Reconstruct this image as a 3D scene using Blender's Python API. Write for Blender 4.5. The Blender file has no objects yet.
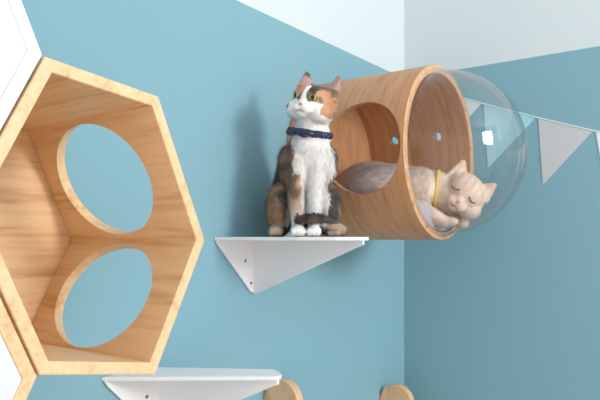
import bpy, bmesh, math, random
import numpy as np
from mathutils import Vector, Matrix, noise
from mathutils.bvhtree import BVHTree
random.seed(4); np.random.seed(4)
Z0=1.6
scene=bpy.context.scene
scene.view_settings.view_transform='Standard'
def s2l(c):
    return tuple(((v/255)/12.92 if v/255<=.04045 else ((v/255+.055)/1.055)**2.4) for v in c)
def W(b,a,z): return Vector((b,-a,Z0+z))
# ---------------------------------------------------------------- materials
def mat(name,rgb,rough=.5,spec=.5,**k):
    m=bpy.data.materials.new(name); m.use_nodes=True
    p=m.node_tree.nodes['Principled BSDF']
    p.inputs['Base Color'].default_value=(*s2l(rgb),1)
    p.inputs['Roughness'].default_value=rough
    p.inputs['Specular IOR Level'].default_value=spec
    for kk,v in k.items(): p.inputs[kk].default_value=v
    nt=m.node_tree; n=nt.nodes.new('ShaderNodeTexNoise'); n.inputs['Scale'].default_value=60
    b=nt.nodes.new('ShaderNodeBump'); b.inputs['Strength'].default_value=.03; b.inputs['Distance'].default_value=.002
    nt.links.new(n.outputs[0],b.inputs['Height']); nt.links.new(b.outputs[0],p.inputs['Normal'])
    return m
def wood(name,cl,cm,cd,scale,rough=.45,fine=6.0,fw=.35):
    m=bpy.data.materials.new(name); m.use_nodes=True; nt=m.node_tree
    p=nt.nodes['Principled BSDF']; p.inputs['Roughness'].default_value=rough
    p.inputs['Specular IOR Level'].default_value=.3
    tc=nt.nodes.new('ShaderNodeTexCoord'); mp=nt.nodes.new('ShaderNodeMapping')
    mp.inputs['Scale'].default_value=scale
    nt.links.new(tc.outputs['Object'],mp.inputs['Vector'])
    n=nt.nodes.new('ShaderNodeTexNoise'); n.inputs['Scale'].default_value=1; n.inputs['Detail'].default_value=4; n.inputs['Distortion'].default_value=.6
    nt.links.new(mp.outputs[0],n.inputs['Vector'])
    n2=nt.nodes.new('ShaderNodeTexNoise'); n2.inputs['Scale'].default_value=fine; n2.inputs['Detail'].default_value=3
    nt.links.new(mp.outputs[0],n2.inputs['Vector'])
    mx=nt.nodes.new('ShaderNodeMix'); mx.data_type='FLOAT'; mx.inputs[0].default_value=fw
    nt.links.new(n.outputs[0],mx.inputs[2]); nt.links.new(n2.outputs[0],mx.inputs[3])
    r=nt.nodes.new('ShaderNodeValToRGB'); r.color_ramp.elements[0].position=.34; r.color_ramp.elements[0].color=(*s2l(cd),1)
    r.color_ramp.elements[1].position=.66; r.color_ramp.elements[1].color=(*s2l(cl),1)
    e=r.color_ramp.elements.new(.47); e.color=(*s2l(cm),1)
    nt.links.new(mx.outputs[0],r.inputs[0]); nt.links.new(r.outputs[0],p.inputs['Base Color'])
    return m
M_tube=wood('oak_veneer',(208,157,118),(197,145,105),(174,124,87),(70,7,4))
M_rim=wood('oak_rim',(228,184,143),(211,163,122),(184,138,100),(8,60,60))
M_hex=wood('pine_wood',(238,205,164),(230,192,148),(206,163,118),(2.5,34,34),fine=4,fw=.45)
M_hexb=wood('pine_wood_back',(238,204,162),(228,188,143),(202,157,110),(5,3,40),fine=3,fw=.4)
M_step=wood('beech_wood',(230,194,156),(218,178,138),(200,158,118),(40,20,6))
M_white=mat('white_powdercoat',(236,236,239),.45)
M_panel=mat('white_panel',(216,217,226),.6)
M_screw=mat('screw_metal',(120,120,125),.35,Metallic=.8)
M_cush=mat('grey_cushion',(182,176,182),.95)
M_navy=mat('navy_cloth',(38,52,92),.8)
M_pink=mat('nose_pink',(214,140,130),.5)
M_black=mat('pupil_black',(10,10,10),.08)
M_dark=mat('closed_eye_line',(110,72,60),.7)
M_eye=mat('iris_green',(160,160,84),.1)
M_yel=mat('yellow_collar',(222,182,90),.6)
M_whisk=mat('whisker',(245,245,245),.5)
M_string=mat('string',(225,232,236),.8)
def wallmat(name,low,up):
    m=bpy.data.materials.new(name); m.use_nodes=True; nt=m.node_tree
    p=nt.nodes['Principled BSDF']; p.inputs['Roughness'].default_value=.75; p.inputs['Specular IOR Level'].default_value=.2
    g=nt.nodes.new('ShaderNodeNewGeometry'); s=nt.nodes.new('ShaderNodeSeparateXYZ'); nt.links.new(g.outputs['Position'],s.inputs[0])
    mt=nt.nodes.new('ShaderNodeMath'); mt.operation='GREATER_THAN'; mt.inputs[1].default_value=Z0+.495
    nt.links.new(s.outputs['Z'],mt.inputs[0])
    mx=nt.nodes.new('ShaderNodeMix'); mx.data_type='RGBA'; mx.inputs[6].default_value=(*s2l(low),1); mx.inputs[7].default_value=(*s2l(up),1)
    nt.links.new(mt.outputs[0],mx.inputs[0]); nt.links.new(mx.outputs[2],p.inputs['Base Color'])
    n=nt.nodes.new('ShaderNodeTexNoise'); n.inputs['Scale'].default_value=180
    b=nt.nodes.new('ShaderNodeBump'); b.inputs['Strength'].default_value=.05; b.inputs['Distance'].default_value=.001
    nt.links.new(n.outputs[0],b.inputs['Height']); nt.links.new(b.outputs[0],p.inputs['Normal'])
    return m
M_wall=wallmat('teal_wall_paint',(130,172,186),(211,221,225))
# ---------------------------------------------------------------- helpers
def empty(name,loc=(0,0,0)):
    e=bpy.data.objects.new(name,None); e.location=loc; e.empty_display_size=.05; scene.collection.objects.link(e); return e
def link(name,me,m,parent=None,smooth=False):
    o=bpy.data.objects.new(name,me); scene.collection.objects.link(o)
    if m: me.materials.append(m)
    if smooth:
        for p in me.polygons: p.use_smooth=True
    if parent:
        o.parent=parent; o.matrix_parent_inverse=Matrix.Translation(-Vector(parent.location))
    return o
def box(name,lo,hi,m,parent=None):
    bm=bmesh.new(); bmesh.ops.create_cube(bm,size=1)
    for v in bm.verts:
        v.co=Vector([(lo[i]+hi[i])/2+v.co[i]*(hi[i]-lo[i]) for i in range(3)])
    me=bpy.data.meshes.new(name); bm.to_mesh(me); return link(name,me,m,parent)
def extrude_poly(name,pts,vec,m,parent=None,bevel=0,smooth=False):
    bm=bmesh.new(); vs=[bm.verts.new(p) for p in pts]; f=bm.faces.new(vs)
    r=bmesh.ops.extrude_face_region(bm,geom=[f])
    for g in r['geom']:
        if isinstance(g,bmesh.types.BMVert): g.co+=Vector(vec)
    bmesh.ops.recalc_face_normals(bm,faces=bm.faces)
    if bevel: bmesh.ops.bevel(bm,geom=bm.edges[:],offset=bevel,segments=2,profile=.5,affect='EDGES')
    me=bpy.data.meshes.new(name); bm.to_mesh(me); return link(name,me,m,parent,smooth)
def apply_mods(o):
    dg=bpy.context.evaluated_depsgraph_get(); dg.update()
    me=bpy.data.meshes.new_from_object(o.evaluated_get(dg)); o.modifiers.clear(); o.data=me
def cut(o,center,direction,r,depth,seg=96,sx=None):
    bm=bmesh.new(); bmesh.ops.create_cone(bm,cap_ends=True,segments=seg,radius1=r,radius2=r,depth=depth)
    me=bpy.data.meshes.new('c'); bm.to_mesh(me); c=bpy.data.objects.new('c',me); scene.collection.objects.link(c)
    if sx is None:
        c.matrix_world=Matrix.Translation(center)@Vector(direction).to_track_quat('Z','Y').to_matrix().to_4x4()
    else:
        z=Vector(direction).normalized(); x=Vector((1,0,0)); y=z.cross(x)
        R=Matrix((x,y,z)).transposed().to_4x4()
        c.matrix_world=Matrix.Translation(center)@R@Matrix.Diagonal((sx/r,1,1,1))
    md=o.modifiers.new('b','BOOLEAN'); md.operation='DIFFERENCE'; md.object=c; md.solver='EXACT'
    bpy.context.view_layer.update(); apply_mods(o); bpy.data.objects.remove(c)
def tube_curve(name,pts,r,m,parent=None,taper=False):
    cu=bpy.data.curves.new(name,'CURVE'); cu.dimensions='3D'; cu.bevel_depth=r; cu.bevel_resolution=2
    sp=cu.splines.new('POLY'); sp.points.add(len(pts)-1)
    for i,p in enumerate(pts):
        sp.points[i].co=(*p,1)
        if taper: sp.points[i].radius=1-.85*i/(len(pts)-1)
    o=bpy.data.objects.new(name,cu); scene.collection.objects.link(o); cu.materials.append(m)
    if parent:
        o.parent=parent; o.matrix_parent_inverse=Matrix.Translation(-Vector(parent.location))
    return o
def ball(name,M,rad,m,parent):
    bm=bmesh.new(); bmesh.ops.create_uvsphere(bm,u_segments=24,v_segments=16,radius=1)
    bmesh.ops.transform(bm,matrix=M@Matrix.Diagonal((*rad,1)),verts=bm.verts)
    me=bpy.data.meshes.new(name); bm.to_mesh(me); return link(name,me,m,parent,True)
# ---------------------------------------------------------------- room
box('wall_left',(-.1,-3.2,0),(0,.1,2.8),M_wall)
box('wall_right',(0,0,0),(3.4,.1,2.8),M_wall)
M_floor=wood('floor_planks',(214,184,150),(200,168,132),(182,150,115),(2,12,1))
box('floor',(-.1,-3.2,-.08),(3.4,.1,0),M_floor)
box('ceiling',(-.1,-3.2,2.8),(3.4,.1,2.88),mat('ceiling_white',(240,243,245),.9))
box('baseboard_left',(0,-3.2,0),(.014,0,.09),M_white)
box('baseboard_right',(.014,-.014,0),(3.4,0,.09),M_white)
# ---------------------------------------------------------------- hexagons
HV=[(-1.160,-.003),(-1.239,.171),(-1.388,.184),(-1.469,.03),(-1.3936,-.138),(-1.244,-.164)]
DEP=.285
def hexobj(name,off,mframe,mback,holes=False,front=None):
    V=[Vector((y+off[0],z+off[1])) for y,z in HV]
    c=sum(V,Vector((0,0)))/6
    t=.014
    def inset(V,t):
        out=[]
        n=len(V)
        for i in range(n):
            p0,p1,p2=V[i-1],V[i],V[(i+1)%n]
            def line(a,b):
                d=(b-a).normalized(); nn=Vector((-d.y,d.x))
                if (c-a).dot(nn)<0: nn=-nn
                return a+nn*t,d
            q1,d1=line(p0,p1); q2,d2=line(p1,p2)
            A=Matrix(((d1.x,-d2.x),(d1.y,-d2.y))); s=A.inverted()@(q2-q1)
            out.append(q1+d1*s.x)
        return out
    I=inset(V,t)
    e=empty(name,(0,c.x,Z0+c.y))
    bm=bmesh.new(); n=6
    def ring(P,x): return [bm.verts.new((x,p.x,Z0+p.y)) for p in P]
    o0,o1,i1,i0=ring(V,.001),ring(V,DEP),ring(I,DEP),ring(I,.001)
    for i in range(6):
        j=(i+1)%6
        for A,B in((o0,o1),(o1,i1),(i1,i0),(i0,o0)):
            bm.faces.new((A[i],A[j],B[j],B[i]))
    bmesh.ops.recalc_face_normals(bm,faces=bm.faces)
    fe=[ed for ed in bm.edges if all(abs(v.co.x-DEP)<1e-5 for v in ed.verts)]
    bmesh.ops.bevel(bm,geom=fe,offset=.0015,segments=2,profile=.5,affect='EDGES')
    me=bpy.data.meshes.new('frame'); bm.to_mesh(me); fr=link('frame',me,mframe,e)
    if holes:
        for (p,q,r,rx) in ((V[0],V[1],.081,.096),(V[5],V[0],.077,.096)):
            mid=(p+q)/2; d=(q-p).normalized()
            cut(fr,Vector((DEP/2-.002,mid.x,Z0+mid.y)),(0,-d.y,d.x),r,.08,sx=rx)
    I2=inset(V,t+.0003)
    extrude_poly('back_panel',[(.001,p.x,Z0+p.y) for p in I2],(.01,0,0),mback,e)
    if front: extrude_poly('front_panel',[(DEP-.0155,p.x,Z0+p.y) for p in I2],(.0145,0,0),front,e)
hexobj('hexagon_cat_house',(0,0),M_hex,M_hexb,True)
V=HV
def sub(p,q): return (p[0]-q[0],p[1]-q[1])
o1=sub(V[2],V[0]); o1=(o1[0]-.003,o1[1]+.001)
o2=sub(V[4],V[0]); o2=(o2[0]-.003,o2[1]-.001)
hexobj('hexagon_cat_house',o1,M_white,M_white,front=M_panel)
hexobj('hexagon_cat_house',o2,M_hex,M_hexb,front=M_panel)
# ---------------------------------------------------------------- white shelves
def shelf(name,a,z,prof,tip,far=-.119):
    e=empty(name,W(0,a,z)); x0=.001
    extrude_poly('top_plate',[W(b,a+s,z) for b,s in prof],(0,0,-.007),M_white,e,bevel=.0015)
    g=[(x0,-.004),(1,-.004),(1,-.015),(.94,-.021),(.07,-.118),(.03,-.121),(x0,-.116)]
    extrude_poly('gusset',[W(max(x0,b*tip[0]),a+.003+b*tip[1],z+h) for b,h in g],(0,.006,0),M_white,e,bevel=.001)
    fl=[(far,-.004),(.119,-.004),(.112,-.016),(.012,-.116),(0,-.121),(max(far,-.012),-.116),(max(far,-.112),-.016)]
    if far>-.02: fl=[(far,-.004),(.119,-.004),(.112,-.016),(.012,-.116),(0,-.121),(far,-.118)]
    extrude_poly('wall_flange',[W(x0,a+s,z+h) for s,h in fl],(.005,0,0),M_white,e,bevel=.001)
    for s,h in((.030,-.05),(.012,-.098)):
        ball('screw',Matrix.Translation(W(.0065,a+s,z+h)),(.0015,.0032,.0032),M_screw,e)
    return e
x0=.001
shelf('wall_shelf',.727,.002,[(x0,-.12),(x0,.12),(.18,.085),(.248,.06),(.266,.048),(.275,.03),(.276,-.015),(.266,-.035),(.248,-.05),(.18,-.08)],(.275,0))
shelf('wall_shelf',.991,-.229,[(x0,.02),(x0,.121),(.228,-.050),(.233,-.056),(.230,-.068),(.205,-.090),(.19,-.094)],(.229,-.060),far=-.006)
# ---------------------------------------------------------------- rounded wooden brackets
def bracket(name,a,ztop,r,x0=.001):
    e=empty(name,W(.02,a,ztop-.1)); pts=[]
    for i in range(25):
        t=math.pi*i/24; pts.append(W(x0+r+r*math.cos(t),a,ztop-r+r*math.sin(t)))
    for i in range(25):
        t=math.pi+math.pi*i/24; pts.append(W(x0+r+r*math.cos(t),a,ztop-.22+r+r*math.sin(t)))
    extrude_poly('round_board',pts,(0,.022,0),M_step,e,bevel=.002)
    extrude_poly('wall_plate',[W(x0,a-.05,ztop-.06),W(x0,a+.03,ztop-.06),W(x0,a+.03,ztop-.16),W(x0,a-.05,ztop-.16)],(.012,0,0),M_step,e)
    ball('screw',Matrix.Translation(W(x0+r,a,ztop-.15)),(.005,.002,.005),M_screw,e)
bracket('wooden_wall_bracket',.69,-.306,.046)
bracket('wooden_wall_bracket',.16,-.418,.05)
# ---------------------------------------------------------------- tube bed
TA,TZ,TL,RO,RI=.4115,.193,.30,.1975,.180
tb=empty('cat_capsule_bed',W(0,TA,TZ))
bm=bmesh.new(); SEG=160
prof=[(.001,RO),(TL-.002,RO),(TL,RO-.002),(TL,RI+.002),(TL-.002,RI),(.001,RI)]
rings=[]
for x,r in prof:
    rings.append([bm.verts.new(W(x,TA+r*math.cos(2*math.pi*i/SEG),TZ+r*math.sin(2*math.pi*i/SEG))) for i in range(SEG)])
for k in range(len(prof)):
    A,B=rings[k],rings[(k+1)%len(prof)]
    for i in range(SEG):
        f=bm.faces.new((A[i],A[(i+1)%SEG],B[(i+1)%SEG],B[i]))
        if k in(1,2,3): f.material_index=1
bmesh.ops.recalc_face_normals(bm,faces=bm.faces)
me=bpy.data.meshes.new('shell'); bm.to_mesh(me); sh=link('shell',me,M_tube,tb); me.materials.append(M_rim)
cut(sh,W(.193,TA+RO,TZ),(0,1,0),.099,.2)
for x in(.09,.2125,):
    ang=math.radians(22); d=Vector((0,math.cos(ang),math.sin(ang)))
    cut(sh,W(x,TA,TZ)+d*RO,d,.0125,.09,32)
for p in sh.data.polygons: p.use_smooth=True
sh.data.set_sharp_from_angle(angle=math.radians(30))
extrude_poly('back_disc',[W(.001,TA+(RI-.0005)*math.cos(2*math.pi*i/96),TZ+(RI-.0005)*math.sin(2*math.pi*i/96)) for i in range(96)],(.012,0,0),M_tube,tb)
# clear dome
m=bpy.data.materials.new('clear_acrylic'); m.use_nodes=True; nt=m.node_tree; nt.nodes.remove(nt.nodes['Principled BSDF'])
out=nt.nodes['Material Output']; tr=nt.nodes.new('ShaderNodeBsdfTransparent'); tr.inputs[0].default_value=(.97,.98,.985,1)
gl=nt.nodes.new('ShaderNodeBsdfGlossy'); gl.inputs['Roughness'].default_value=.07
lw=nt.nodes.new('ShaderNodeLayerWeight'); lw.inputs[0].default_value=.5
pw=nt.nodes.new('ShaderNodeMath'); pw.operation='POWER'; pw.inputs[1].default_value=3.0; nt.links.new(lw.outputs['Facing'],pw.inputs[0])
ma=nt.nodes.new('ShaderNodeMath'); ma.operation='MULTIPLY_ADD'; ma.inputs[1].default_value=.85; ma.inputs[2].default_value=.05; nt.links.new(pw.outputs[0],ma.inputs[0])
mx=nt.nodes.new('ShaderNodeMixShader'); nt.links.new(ma.outputs[0],mx.inputs[0]); nt.links.new(tr.outputs[0],mx.inputs[1]); nt.links.new(gl.outputs[0],mx.inputs[2])
nt.links.new(mx.outputs[0],out.inputs[0])
M_dome=m
bm=bmesh.new(); rings=[]
RD=.184; N=32
path=[(TL+.0005,RD+.006),(TL+.003,RD+.006)]+[(TL+.003+.178*math.sin(math.pi/2*i/N),RD*math.cos(math.pi/2*i/N)) for i in range(N)]
for x,r in path: rings.append([bm.verts.new(W(x,TA+r*math.cos(2*math.pi*i/96),TZ+r*math.sin(2*math.pi*i/96))) for i in range(96)])
for k in range(len(path)-1):
    A,B=rings[k],rings[k+1]
    for i in range(96): bm.faces.new((A[i],A[(i+1)%96],B[(i+1)%96],B[i]))
tip=bm.verts.new(W(TL+.003+.178,TA,TZ))
for i in range(96): bm.faces.new((rings[-1][i],rings[-1][(i+1)%96],tip))
bmesh.ops.recalc_face_normals(bm,faces=bm.faces)
me=bpy.data.meshes.new('clear_dome'); bm.to_mesh(me); link('clear_dome',me,M_dome,tb,True)
# cushion
pts=[]; rc=RI-.002; h=.115
a0=math.acos(h/rc)
for i in range(33):
    t=-a0+2*a0*i/32; pts.append((rc*math.sin(t),-rc*math.cos(t)))
top=[(rc*math.sin(a0)*(1-2*i/16),-h-.010*math.sin(math.pi*i/16)) for i in range(1,16)]
pts+=top
extrude_poly('cushion',[W(.014,TA+p,TZ+q) for p,q in pts],(TL-.016,0,0),M_cush,tb,bevel=.003,smooth=True)
# ---------------------------------------------------------------- bunting
bt=empty('bunting_garland',W(.5,0,.3))
knots=[(.004,.492),(.1,.445),(.2475,.386),(.399,.328),(.5420,.277),(.688,.240),(.836,.215),(.985,.203),(1.135,.207),(1.28,.225),(1.43,.26)]
tube_curve('string',[W(x,.0016,z) for x,z in knots],.0016,M_string,bt)
cols=[(222,226,228),(168,214,226),(196,199,204),(228,231,234)]
fm=[mat('flag_cloth_%d'%i,c,.9) for i,c in enumerate(cols)]
for i in range(1,len(knots)-1):
    p,q=Vector(knots[i]),Vector(knots[i+1]); d=(q-p); p2=p+d*.02; q2=q-d*.02
    nn=Vector((d.y,-d.x)).normalized()*1
    if nn.y>0: nn=-nn
    ap=(p+q)/2+nn*.168
    extrude_poly('flag_%d'%i,[W(p2.x,.0002,p2.y),W(q2.x,.0002,q2.y),W(ap.x,.0002,ap.y)],(0,-.0012,0),fm[(i-1)%4],bt)
# ---------------------------------------------------------------- animals
class Blob:
    def __init__(s,M=Matrix()): s.bm=bmesh.new(); s.M=M
    def ell(s,c,r,R=Matrix(),sub=3):
        M=s.M@Matrix.Translation(c)@R@Matrix.Diagonal((*r,1))
        bmesh.ops.create_icosphere(s.bm,subdivisions=sub,radius=1,matrix=M)
    def chain(s,pts):
        for (p,r),(q,t) in zip(pts[:-1],pts[1:]):
            p,q=Vector(p),Vector(q); n=max(2,int((q-p).length/(min(r,t)*.25)))
            for i in range(n+1):
                k=i/n; rr=r+(t-r)*k; s.ell(p.lerp(q,k),(rr,rr,rr),sub=2)
    def cone(s,base,tip,r,flat,HM,side=1,yawdeg=0):
        base,tip=Vector(base),Vector(tip); d=tip-base; L=d.length
        z=d.normalized(); y=Vector((math.sin(math.radians(yawdeg)),math.cos(math.radians(yawdeg)),0)); x=y.cross(z).normalized(); y=z.cross(x)
        R=Matrix((x,y,z)).transposed().to_4x4()
        M=s.M@HM@Matrix.Translation(base+d*.5)@R@Matrix.Diagonal((1,flat,1,1))
        bmesh.ops.create_cone(s.bm,cap_ends=True,segments=24,radius1=r,radius2=.0035,depth=L,matrix=M)
    def mesh(s,vox,it):
        me=bpy.data.meshes.new('t'); s.bm.to_mesh(me); o=bpy.data.objects.new('t',me); scene.collection.objects.link(o)
        md=o.modifiers.new('r','REMESH'); md.mode='VOXEL'; md.voxel_size=vox; md.use_smooth_shade=True
        sm=o.modifiers.new('s','SMOOTH'); sm.factor=.5; sm.iterations=it
        apply_mods(o); me=o.data; bpy.data.objects.remove(o); return me
def furry(name,me,colfn,flow,n,length,parent,matl,lift=.36,width=.0005):
    me.calc_loop_triangles()
    co=np.array([v.co[:] for v in me.vertices]); no=np.array([v.normal[:] for v in me.vertices])
    tri=np.array([t.vertices[:] for t in me.loop_triangles])
    A,B,C=co[tri[:,0]],co[tri[:,1]],co[tri[:,2]]
    ar=np.linalg.norm(np.cross(B-A,C-A),axis=1); idx=np.random.choice(len(tri),n,p=ar/ar.sum())
    r1=np.sqrt(np.random.rand(n)); r2=np.random.rand(n); w=np.stack([1-r1,r1*(1-r2),r1*r2],1)
    verts=[tuple(c) for c in co]; norms=[tuple(c) for c in no]; faces=[tuple(p.vertices) for p in me.polygons]
    cols=[colfn(Vector(c),Vector(q),0) for c,q in zip(co,no)]
    for k in range(n):
        t=tri[idx[k]]; p=Vector(w[k]@co[t]); nn=Vector(w[k]@no[t]).normalized()
        f=flow(p,nn); f=(f-nn*f.dot(nn)); 
        if f.length<1e-4: f=nn.orthogonal()
        f.normalize(); f=f+Vector(np.random.randn(3))*.25
        L=length(p)*(0.6+.7*random.random())
        d=(f+nn*lift*(0.5+random.random())).normalized(); sd=d.cross(nn)
        if sd.length<1e-4: continue
        sd=sd.normalized()*width*(.7+.6*random.random())
        b=len(verts); root=p-nn*.0006
        mid=root+d*L*.5+nn*L*.06
        verts+= [tuple(root-sd),tuple(root+sd),tuple(mid+sd*.8),tuple(mid-sd*.8),tuple(root+d*L)]
        nr=(nn*1.0+d*.12+Vector(np.random.randn(3))*.1).normalized()
        norms+=[tuple(nr)]*5
        faces+=[(b,b+1,b+2,b+3),(b+3,b+2,b+4)]
        c=colfn(p,nn,1); s=.83+.32*random.random(); c=(min(c[0]*s,1),min(c[1]*s,1),min(c[2]*s,1)); cols+=[c]*5
    m2=bpy.data.meshes.new(name); m2.from_pydata(verts,[],faces)
    at=m2.color_attributes.new('Col','FLOAT_COLOR','POINT')
    at.data.foreach_set('color',np.array([(*c,1) for c in cols],dtype=np.float32).ravel())
    for p in m2.polygons: p.use_smooth=True
    m2.normals_split_custom_set_from_vertices(norms)
    return link(name,m2,matl,parent)
def furmat(name):
    m=bpy.data.materials.new(name); m.use_nodes=True; nt=m.node_tree; p=nt.nodes['Principled BSDF']
    a=nt.nodes.new('ShaderNodeAttribute'); a.attribute_name='Col'; nt.links.new(a.outputs['Color'],p.inputs['Base Color'])
    p.inputs['Roughness'].default_value=.8; p.inputs['Specular IOR Level'].default_value=.1
    p.inputs['Sheen Weight'].default_value=.15
    return m
M_fur=furmat('cat_fur')
YAW=math.radians(35.84)
def lerp(a,b,t): return tuple(x+(y-x)*t for x,y in zip(a,b))
def sst(a,b,x):
    t=max(0,min(1,(x-a)/(b-a))); return t*t*(3-2*t)
# ---- calico
CM=Matrix.Translation(W(.135,.727,.003))@Matrix.Rotation(YAW,4,'Z')
HC=Vector((.018,-.018,.258)); HS_=1.07
HM=Matrix.Translation(HC)@Matrix.Rotation(math.radians(15),4,'Y')@Matrix.Rotation(math.radians(-28),4,'Z')@Matrix.Rotation(math.radians(-2),4,'X')
B=Blob(CM)
def P(u,f,z): return (u,-f,z)
B.chain([(P(-.008,-.045,.064),.060),(P(-.006,-.035,.11),.058),(P(.008,-.012,.155),.051),(P(.015,.002,.185),.043),(P(.017,.005,.215),.034),(P(.018,.01,.24),.030)])
B.ell(P(.014,.020,.155),(.043,.031,.048)) # chest
B.ell(P(-.047,-.01,.055),(.030,.054,.056)); B.ell(P(.048,-.010,.058),(.028,.054,.056))
B.ell(P(-.030,.012,.145),(.022,.022,.04)); B.ell(P(.048,.008,.145),(.020,.022,.04))
for sx,u in((-1,-.014),(1,.022)):
    B.chain([(P(u+.004,.030,.145),.023),(P(u+sx*.001,.042,.09),.0165),(P(u-.002*sx,.056,.035),.0125),(P(u-.002*sx,.060,.018),.012)])
    B.ell(P(u-.003*sx,.074,.0115),(.0140,.021,.0115))
    for k in(-1,0,1): B.ell(P(u-.003*sx+k*.008,.092,.009),(.0058,.0072,.0078),sub=2)
for u in(-.054,.058):
    B.ell(P(u,.034,.012),(.015,.030,.012))
    for k in(-1,0,1): B.ell(P(u+k*.008,.060,.0085),(.0055,.0065,.007),sub=2)
tail=[P(.0,-.095,.03),P(.045,-.085,.018),P(.076,-.05,.013),P(.079,.0,.0125),P(.073,.040,.014),P(.055,.070,.022),P(.034,.083,.0315),P(.012,.087,.034),P(-.008,.087,.033)]
B.chain([(p,r) for p,r in zip(tail,(.012,.0105,.01,.01,.01,.01,.0105,.0095,.007))])
def headparts(B,HM,sc=1.0,earl=1.0):
    S=HM@Matrix.Diagonal((sc,sc,sc,1))
    def e(c,r,R=Matrix()):
        bmesh.ops.create_icosphere(B.bm,subdivisions=3,radius=1,matrix=B.M@S@Matrix.Translation(c)@R@Matrix.Diagonal((*r,1)))
    e((0,.004,.004),(.042,.040,.036)); e((0,-.008,.006),(.036,.036,.031))
    e((.024,-.008,-.011),(.022,.024,.019)); e((-.024,-.008,-.011),(.022,.024,.019))
    e((0,-.030,-.007),(.0105,.016,.0115))
    e((.008,-.036,-.015),(.0115,.010,.0095)); e((-.008,-.036,-.015),(.0115,.010,.0095))
    e((0,-.032,-.023),(.010,.010,.007))
    for s in(-1,1):
        B.cone((s*.025,.004,.020),(s*.035,.004,.020+.045*earl),.022,.42,S,yawdeg=s*25)
headparts(B,HM,HS_)
meC=B.mesh(.0021,4)
bv=BVHTree.FromPolygons([v.co.copy() for v in meC.vertices],[tuple(p.vertices) for p in meC.polygons])
iCM=CM.inverted(); iHM=(CM@HM@Matrix.Scale(HS_,4)).inverted()
Wh=s2l((248,245,243)); Or=s2l((204,154,118)); Bk=s2l((70,62,60)); Br=s2l((132,115,102)); Gy=s2l((166,152,141)); Pk=s2l((222,176,164)); Cr=s2l((224,198,176))
def N(p,s,o=0): return noise.noise(Vector((p.x*s+o,p.y*s-o,p.z*s+2*o)))
def calico(pw,nw,strand):
    p=iCM@pw; h=iHM@pw; f=-p.y
    if strand: p=p+Vector((random.gauss(0,.0015),0,random.gauss(0,.002)))
    if p.z>.212 and h.length<.1:
        hx,hy,hz=h.x,-h.y,h.z
        n1=N(pw,70,3)*.008
        if hz>.036:
            nl=(iHM.to_3x3()@nw)
            if -nl.y>.35 and abs(abs(hx)-.031)<.011 and hz<.056 : return lerp(Pk,Gy,.3)
            return lerp(Bk,Br,.4+.6*N(pw,90)) if hx<0 else lerp(Br,Or,.5+N(pw,90))
        if hy>.008 and hz<.0+n1 and abs(hx)<.034: return Wh
        if hy>.0 and abs(hx-.001+n1*.4)<.0045+max(0,(.012-hz))*.25 and hz<.03: return Wh
        if hz<-.018+n1: return Wh
        if hx<-.003: return lerp(Or,Bk,sst(.15,.4,N(pw,75,1)+.1)*.7)
        if hx<.022+n1 and hz>-.002: return lerp(Bk,Br,sst(-.1,.5,N(pw,80,2)+.2)*.8)
        if hx>=.022+n1: return lerp(Or,Br,sst(.0,.4,N(pw,60,5)))
        return Wh
    n1=N(pw,28,1)*.012
    if p.z<.050 and f>.066 and p.z>.0235 and p.x>-.018: return lerp(Bk,Br,.25+.5*N(pw,80))
    if f>.03 and p.z<.026:
        return Wh if abs(p.x-.006)<.036 else lerp(Br,Cr,.5)
    cx=p.x-.016
    if f>.0 and p.z>.125 and -.036<cx+n1<.040: return Wh
    if f>.008 and p.z<=.13 and cx+n1<.034 and cx+n1>-.018: return Wh
    if f>.02 and p.z<.13 and cx>-.050 and cx<-.010:
        c=lerp(lerp(Or,Cr,.35),Br,sst(-.1,.3,N(pw,45,8)))
        return lerp(c,Wh,sst(.08,.03,p.z)*.8)
    if p.z>.19 and f>-.02 and cx>-.03: return Wh
    a=N(pw,24,4); b=N(pw,60,7); c=lerp(Br,Gy,sst(-.3,.4,b))
    if a>.14: c=lerp(c,Or,sst(.14,.3,a)*.75)
    if a<-.04: c=lerp(c,Bk,sst(-.04,-.22,a)*.75)
    if p.z>.14 and p.x<0: c=lerp(c,Bk,.3)
    st=math.sin(p.z*190+b*5)
    return lerp(c,Bk,.45*max(0,st))
def flowC(pw,nw):
    h=iHM@pw
    if h.length<.075 and pw.z>Z0+.2: return (CM@HM).to_3x3()@Vector((h.x*.6,.05,h.z*.6-.01))
    return Vector((0,0,-1))
cc=empty('calico_cat',W(.135,.727,.003))
def lenC(p):
    h=iHM@p
    if -h.y>.018 and h.length<.06: return .0028
    if h.length<.08: return .006
    return .0045 if p.z<Z0+.04 else .010
furry('body',meC,calico,flowC,75000,lenC,cc,M_fur)
def surf(bv,MM,x,z,off=0):
    o=MM@Vector((x,-.15,z)); d=(MM.to_3x3()@Vector((0,1,0))).normalized()
    r=bv.ray_cast(o,d); 
    return r[0]+d*off if r[0] else MM@Vector((x,-.04,z))
MH=CM@HM; RH=MH.to_3x3().to_4x4()
for s in(-1,1):
    p=surf(bv,MH,s*.0176,.0065,.0037); M=Matrix.Translation(p)@RH@Matrix.Rotation(math.radians(s*22),4,'Z')@Matrix.Scale(HS_,4)
    ball('eyeliner',M,(.0082,.0050,.0068),M_black,cc)
    ball('eye',M@Matrix.Translation((0,-.0012,0)),(.0070,.0054,.0059),M_eye,cc)
    ball('pupil',M@Matrix.Translation((0,-.0050,0)),(.0038,.0022,.0046),M_black,cc)
p=surf(bv,MH,0,-.0107,.0015); ball('nose',Matrix.Translation(p)@RH,(.0048,.003,.0034),M_pink,cc)
mo=[surf(bv,MH,x*HS_,z*HS_,-.0008) for x,z in((-.008,-.0215),(-.004,-.023),(0,-.0195),(.004,-.023),(.008,-.0215))]
tube_curve('mouth',mo,.0005,M_dark,cc)
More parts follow.
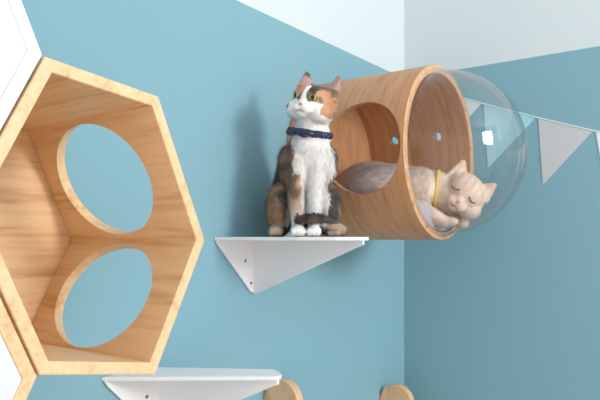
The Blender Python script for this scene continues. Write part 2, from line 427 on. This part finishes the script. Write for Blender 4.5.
def whisk(bv,MH,par,n=4,L=.04):
    for s in(-1,1):
        for k in range(n):
            p=surf(bv,MH,s*.012,-.013-.003*k); R=MH.to_3x3()
            pts=[p+R@Vector((s*L*t,-.006*math.sin(t*3),(.25-.22*k)*L*t-.008*t*t)) for t in(0,.25,.5,.75,1)]
            tube_curve('whisker',pts,.00025,M_whisk,par,True)
whisk(bv,MH,cc)
def torus(name,M,R,r,m,par,ruff=0,sy=1,flat=1):
    bm=bmesh.new(); rings=[]
    for i in range(96):
        t=2*math.pi*i/96; rr=R+ruff*math.sin(t*14)
        rings.append([bm.verts.new(M@Vector(((rr+r*math.cos(q))*math.cos(t),(rr+r*math.cos(q))*math.sin(t)*sy,r*flat*math.sin(q)+ruff*math.cos(t*11)))) for q in [2*math.pi*j/12 for j in range(12)]])
    for i in range(96):
        A,Bq=rings[i],rings[(i+1)%96]
        for j in range(12): bm.faces.new((A[j],A[(j+1)%12],Bq[(j+1)%12],Bq[j]))
    bmesh.ops.recalc_face_normals(bm,faces=bm.faces)
    me=bpy.data.meshes.new(name); bm.to_mesh(me); return link(name,me,m,par,True)
nt=M_navy.node_tree; pb=nt.nodes['Principled BSDF']; vo=nt.nodes.new('ShaderNodeTexVoronoi'); vo.inputs['Scale'].default_value=190
tc=nt.nodes.new('ShaderNodeTexCoord'); nt.links.new(tc.outputs['Object'],vo.inputs['Vector'])
lt=nt.nodes.new('ShaderNodeMath'); lt.operation='LESS_THAN'; lt.inputs[1].default_value=.16; nt.links.new(vo.outputs['Distance'],lt.inputs[0])
mx=nt.nodes.new('ShaderNodeMix'); mx.data_type='RGBA'; mx.inputs[6].default_value=(*s2l((34,42,72)),1); mx.inputs[7].default_value=(*s2l((205,210,222)),1)
nt.links.new(lt.outputs[0],mx.inputs[0]); nt.links.new(mx.outputs[2],pb.inputs['Base Color'])
CMc=CM@Matrix.Translation(P(.013,.006,.208))@Matrix.Rotation(math.radians(8),4,'Y')@Matrix.Rotation(math.radians(10),4,'X')
torus('collar',CMc,.0425,.0045,M_navy,cc,ruff=.0006,flat=1.5)
for s in(-1,1):
    ball('bow_loop',CMc@Matrix.Translation((-.024+s*.011,-.042,-.001))@Matrix.Rotation(s*.3,4,'Y'),(.012,.005,.0085),M_navy,cc)
ball('bow_knot',CMc@Matrix.Translation((-.024,-.046,-.001)),(.004,.005,.005),M_navy,cc)
# ---- sleeping cream cat
SC=empty('sleeping_cat',W(.2,TA,.09))
S=Blob()
HS=Matrix.Translation(W(.336,.390,.098))@Matrix.Rotation(YAW,4,'Z')@Matrix.Rotation(math.radians(38),4,'Y')@Matrix.Rotation(math.radians(-6),4,'Z')@Matrix.Rotation(math.radians(14),4,'X')
S.ell(W(.155,.41,.115),(.115,.115,.062)); S.ell(W(.11,.40,.125),(.085,.10,.062)); S.ell(W(.23,.42,.110),(.075,.085,.056))
S.chain([(W(.23,.42,.11),.052),(W(.28,.405,.108),.048),(W(.32,.39,.10),.043)])
S.chain([(W(.25,.47,.085),.024),(W(.285,.46,.056),.018),(W(.315,.44,.036),.0145)])
S.ell(W(.325,.432,.036),(.02,.015,.011))
S.chain([(W(.27,.36,.07),.024),(W(.31,.36,.045),.018),(W(.335,.38,.034),.014)])
headparts(S,HS,1.28,.68)
meS=S.mesh(.0025,5)
bs=BVHTree.FromPolygons([v.co.copy() for v in meS.vertices],[tuple(p.vertices) for p in meS.polygons])
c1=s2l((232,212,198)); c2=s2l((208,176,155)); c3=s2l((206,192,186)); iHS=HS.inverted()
def cream(pw,nw,st):
    h=iHS@pw; t=.5+.5*N(pw,40,2)
    c=lerp(c1,c2,t*.8)
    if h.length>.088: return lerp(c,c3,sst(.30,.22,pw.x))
    if h.z>.048 and (-(iHS.to_3x3()@nw).y)>.3: return s2l((214,178,162))
    band=math.sin(h.x*420)*sst(.012,.03,h.z)
    return lerp(c,c2,.8*max(0,band))
def flowS(pw,nw):
    h=iHS@pw
    if h.length<.088: return HS.to_3x3()@Vector((h.x*.6,.05,h.z*.6))
    return Vector((-1,0,-.3))
furry('body',meS,cream,flowS,45000,lambda p:(.004 if (iHS@p).length<.088 else .0075),SC,M_fur)
k=1.28
for s in(-1,1):
    pts=[surf(bs,HS,k*s*(.010+.003*i),k*(.007-.0035*math.sin(math.pi*i/5)-.0006*i),-.0015) for i in range(6)]
    tube_curve('closed_eye',pts,.0012,M_dark,SC)
p=surf(bs,HS,0,-.011*k,.0015); ball('nose',Matrix.Translation(p)@HS.to_3x3().to_4x4(),(.0058,.003,.004),M_pink,SC)
tube_curve('mouth',[surf(bs,HS,x*k,z*k,-.001) for x,z in((-.007,-.0215),(-.004,-.023),(0,-.0195),(.004,-.023),(.007,-.0215))],.0007,M_dark,SC)
whisk(bs,HS,SC,3,.035)
d=(W(.32,.39,.10)-W(.27,.41,.105)).normalized()
torus('collar',Matrix.Translation(W(.282,.405,.107))@d.to_track_quat('Z','Y').to_matrix().to_4x4(),.0478,.0030,M_yel,SC,flat=1.5)
# ---------------------------------------------------------------- light
def area(name,loc,target,size,power,col=(1,1,1)):
    l=bpy.data.lights.new(name,'AREA'); l.size=size; l.energy=power; l.color=col
    o=bpy.data.objects.new(name,l); scene.collection.objects.link(o); o.location=loc
    o.rotation_euler=(Vector(target)-Vector(loc)).to_track_quat('-Z','Y').to_euler()
area('window_light',(2.7,-.65,2.3),(0,-.7,1.7),.6,36,(1,.985,.96))
w=bpy.data.worlds.new('world'); scene.world=w; w.use_nodes=True
w.node_tree.nodes['Background'].inputs[0].default_value=(.98,.985,1,1); w.node_tree.nodes['Background'].inputs[1].default_value=1.33
# ---------------------------------------------------------------- camera
cd=bpy.data.cameras.new('camera'); cam=bpy.data.objects.new('camera',cd); scene.collection.objects.link(cam)
cam.location=(.861,-1.7445,Z0); cam.rotation_euler=(math.pi/2,0,YAW)
cd.sensor_width=36; cd.lens=37.08; cd.shift_y=.0633; cd.clip_start=.02
scene.camera=cam
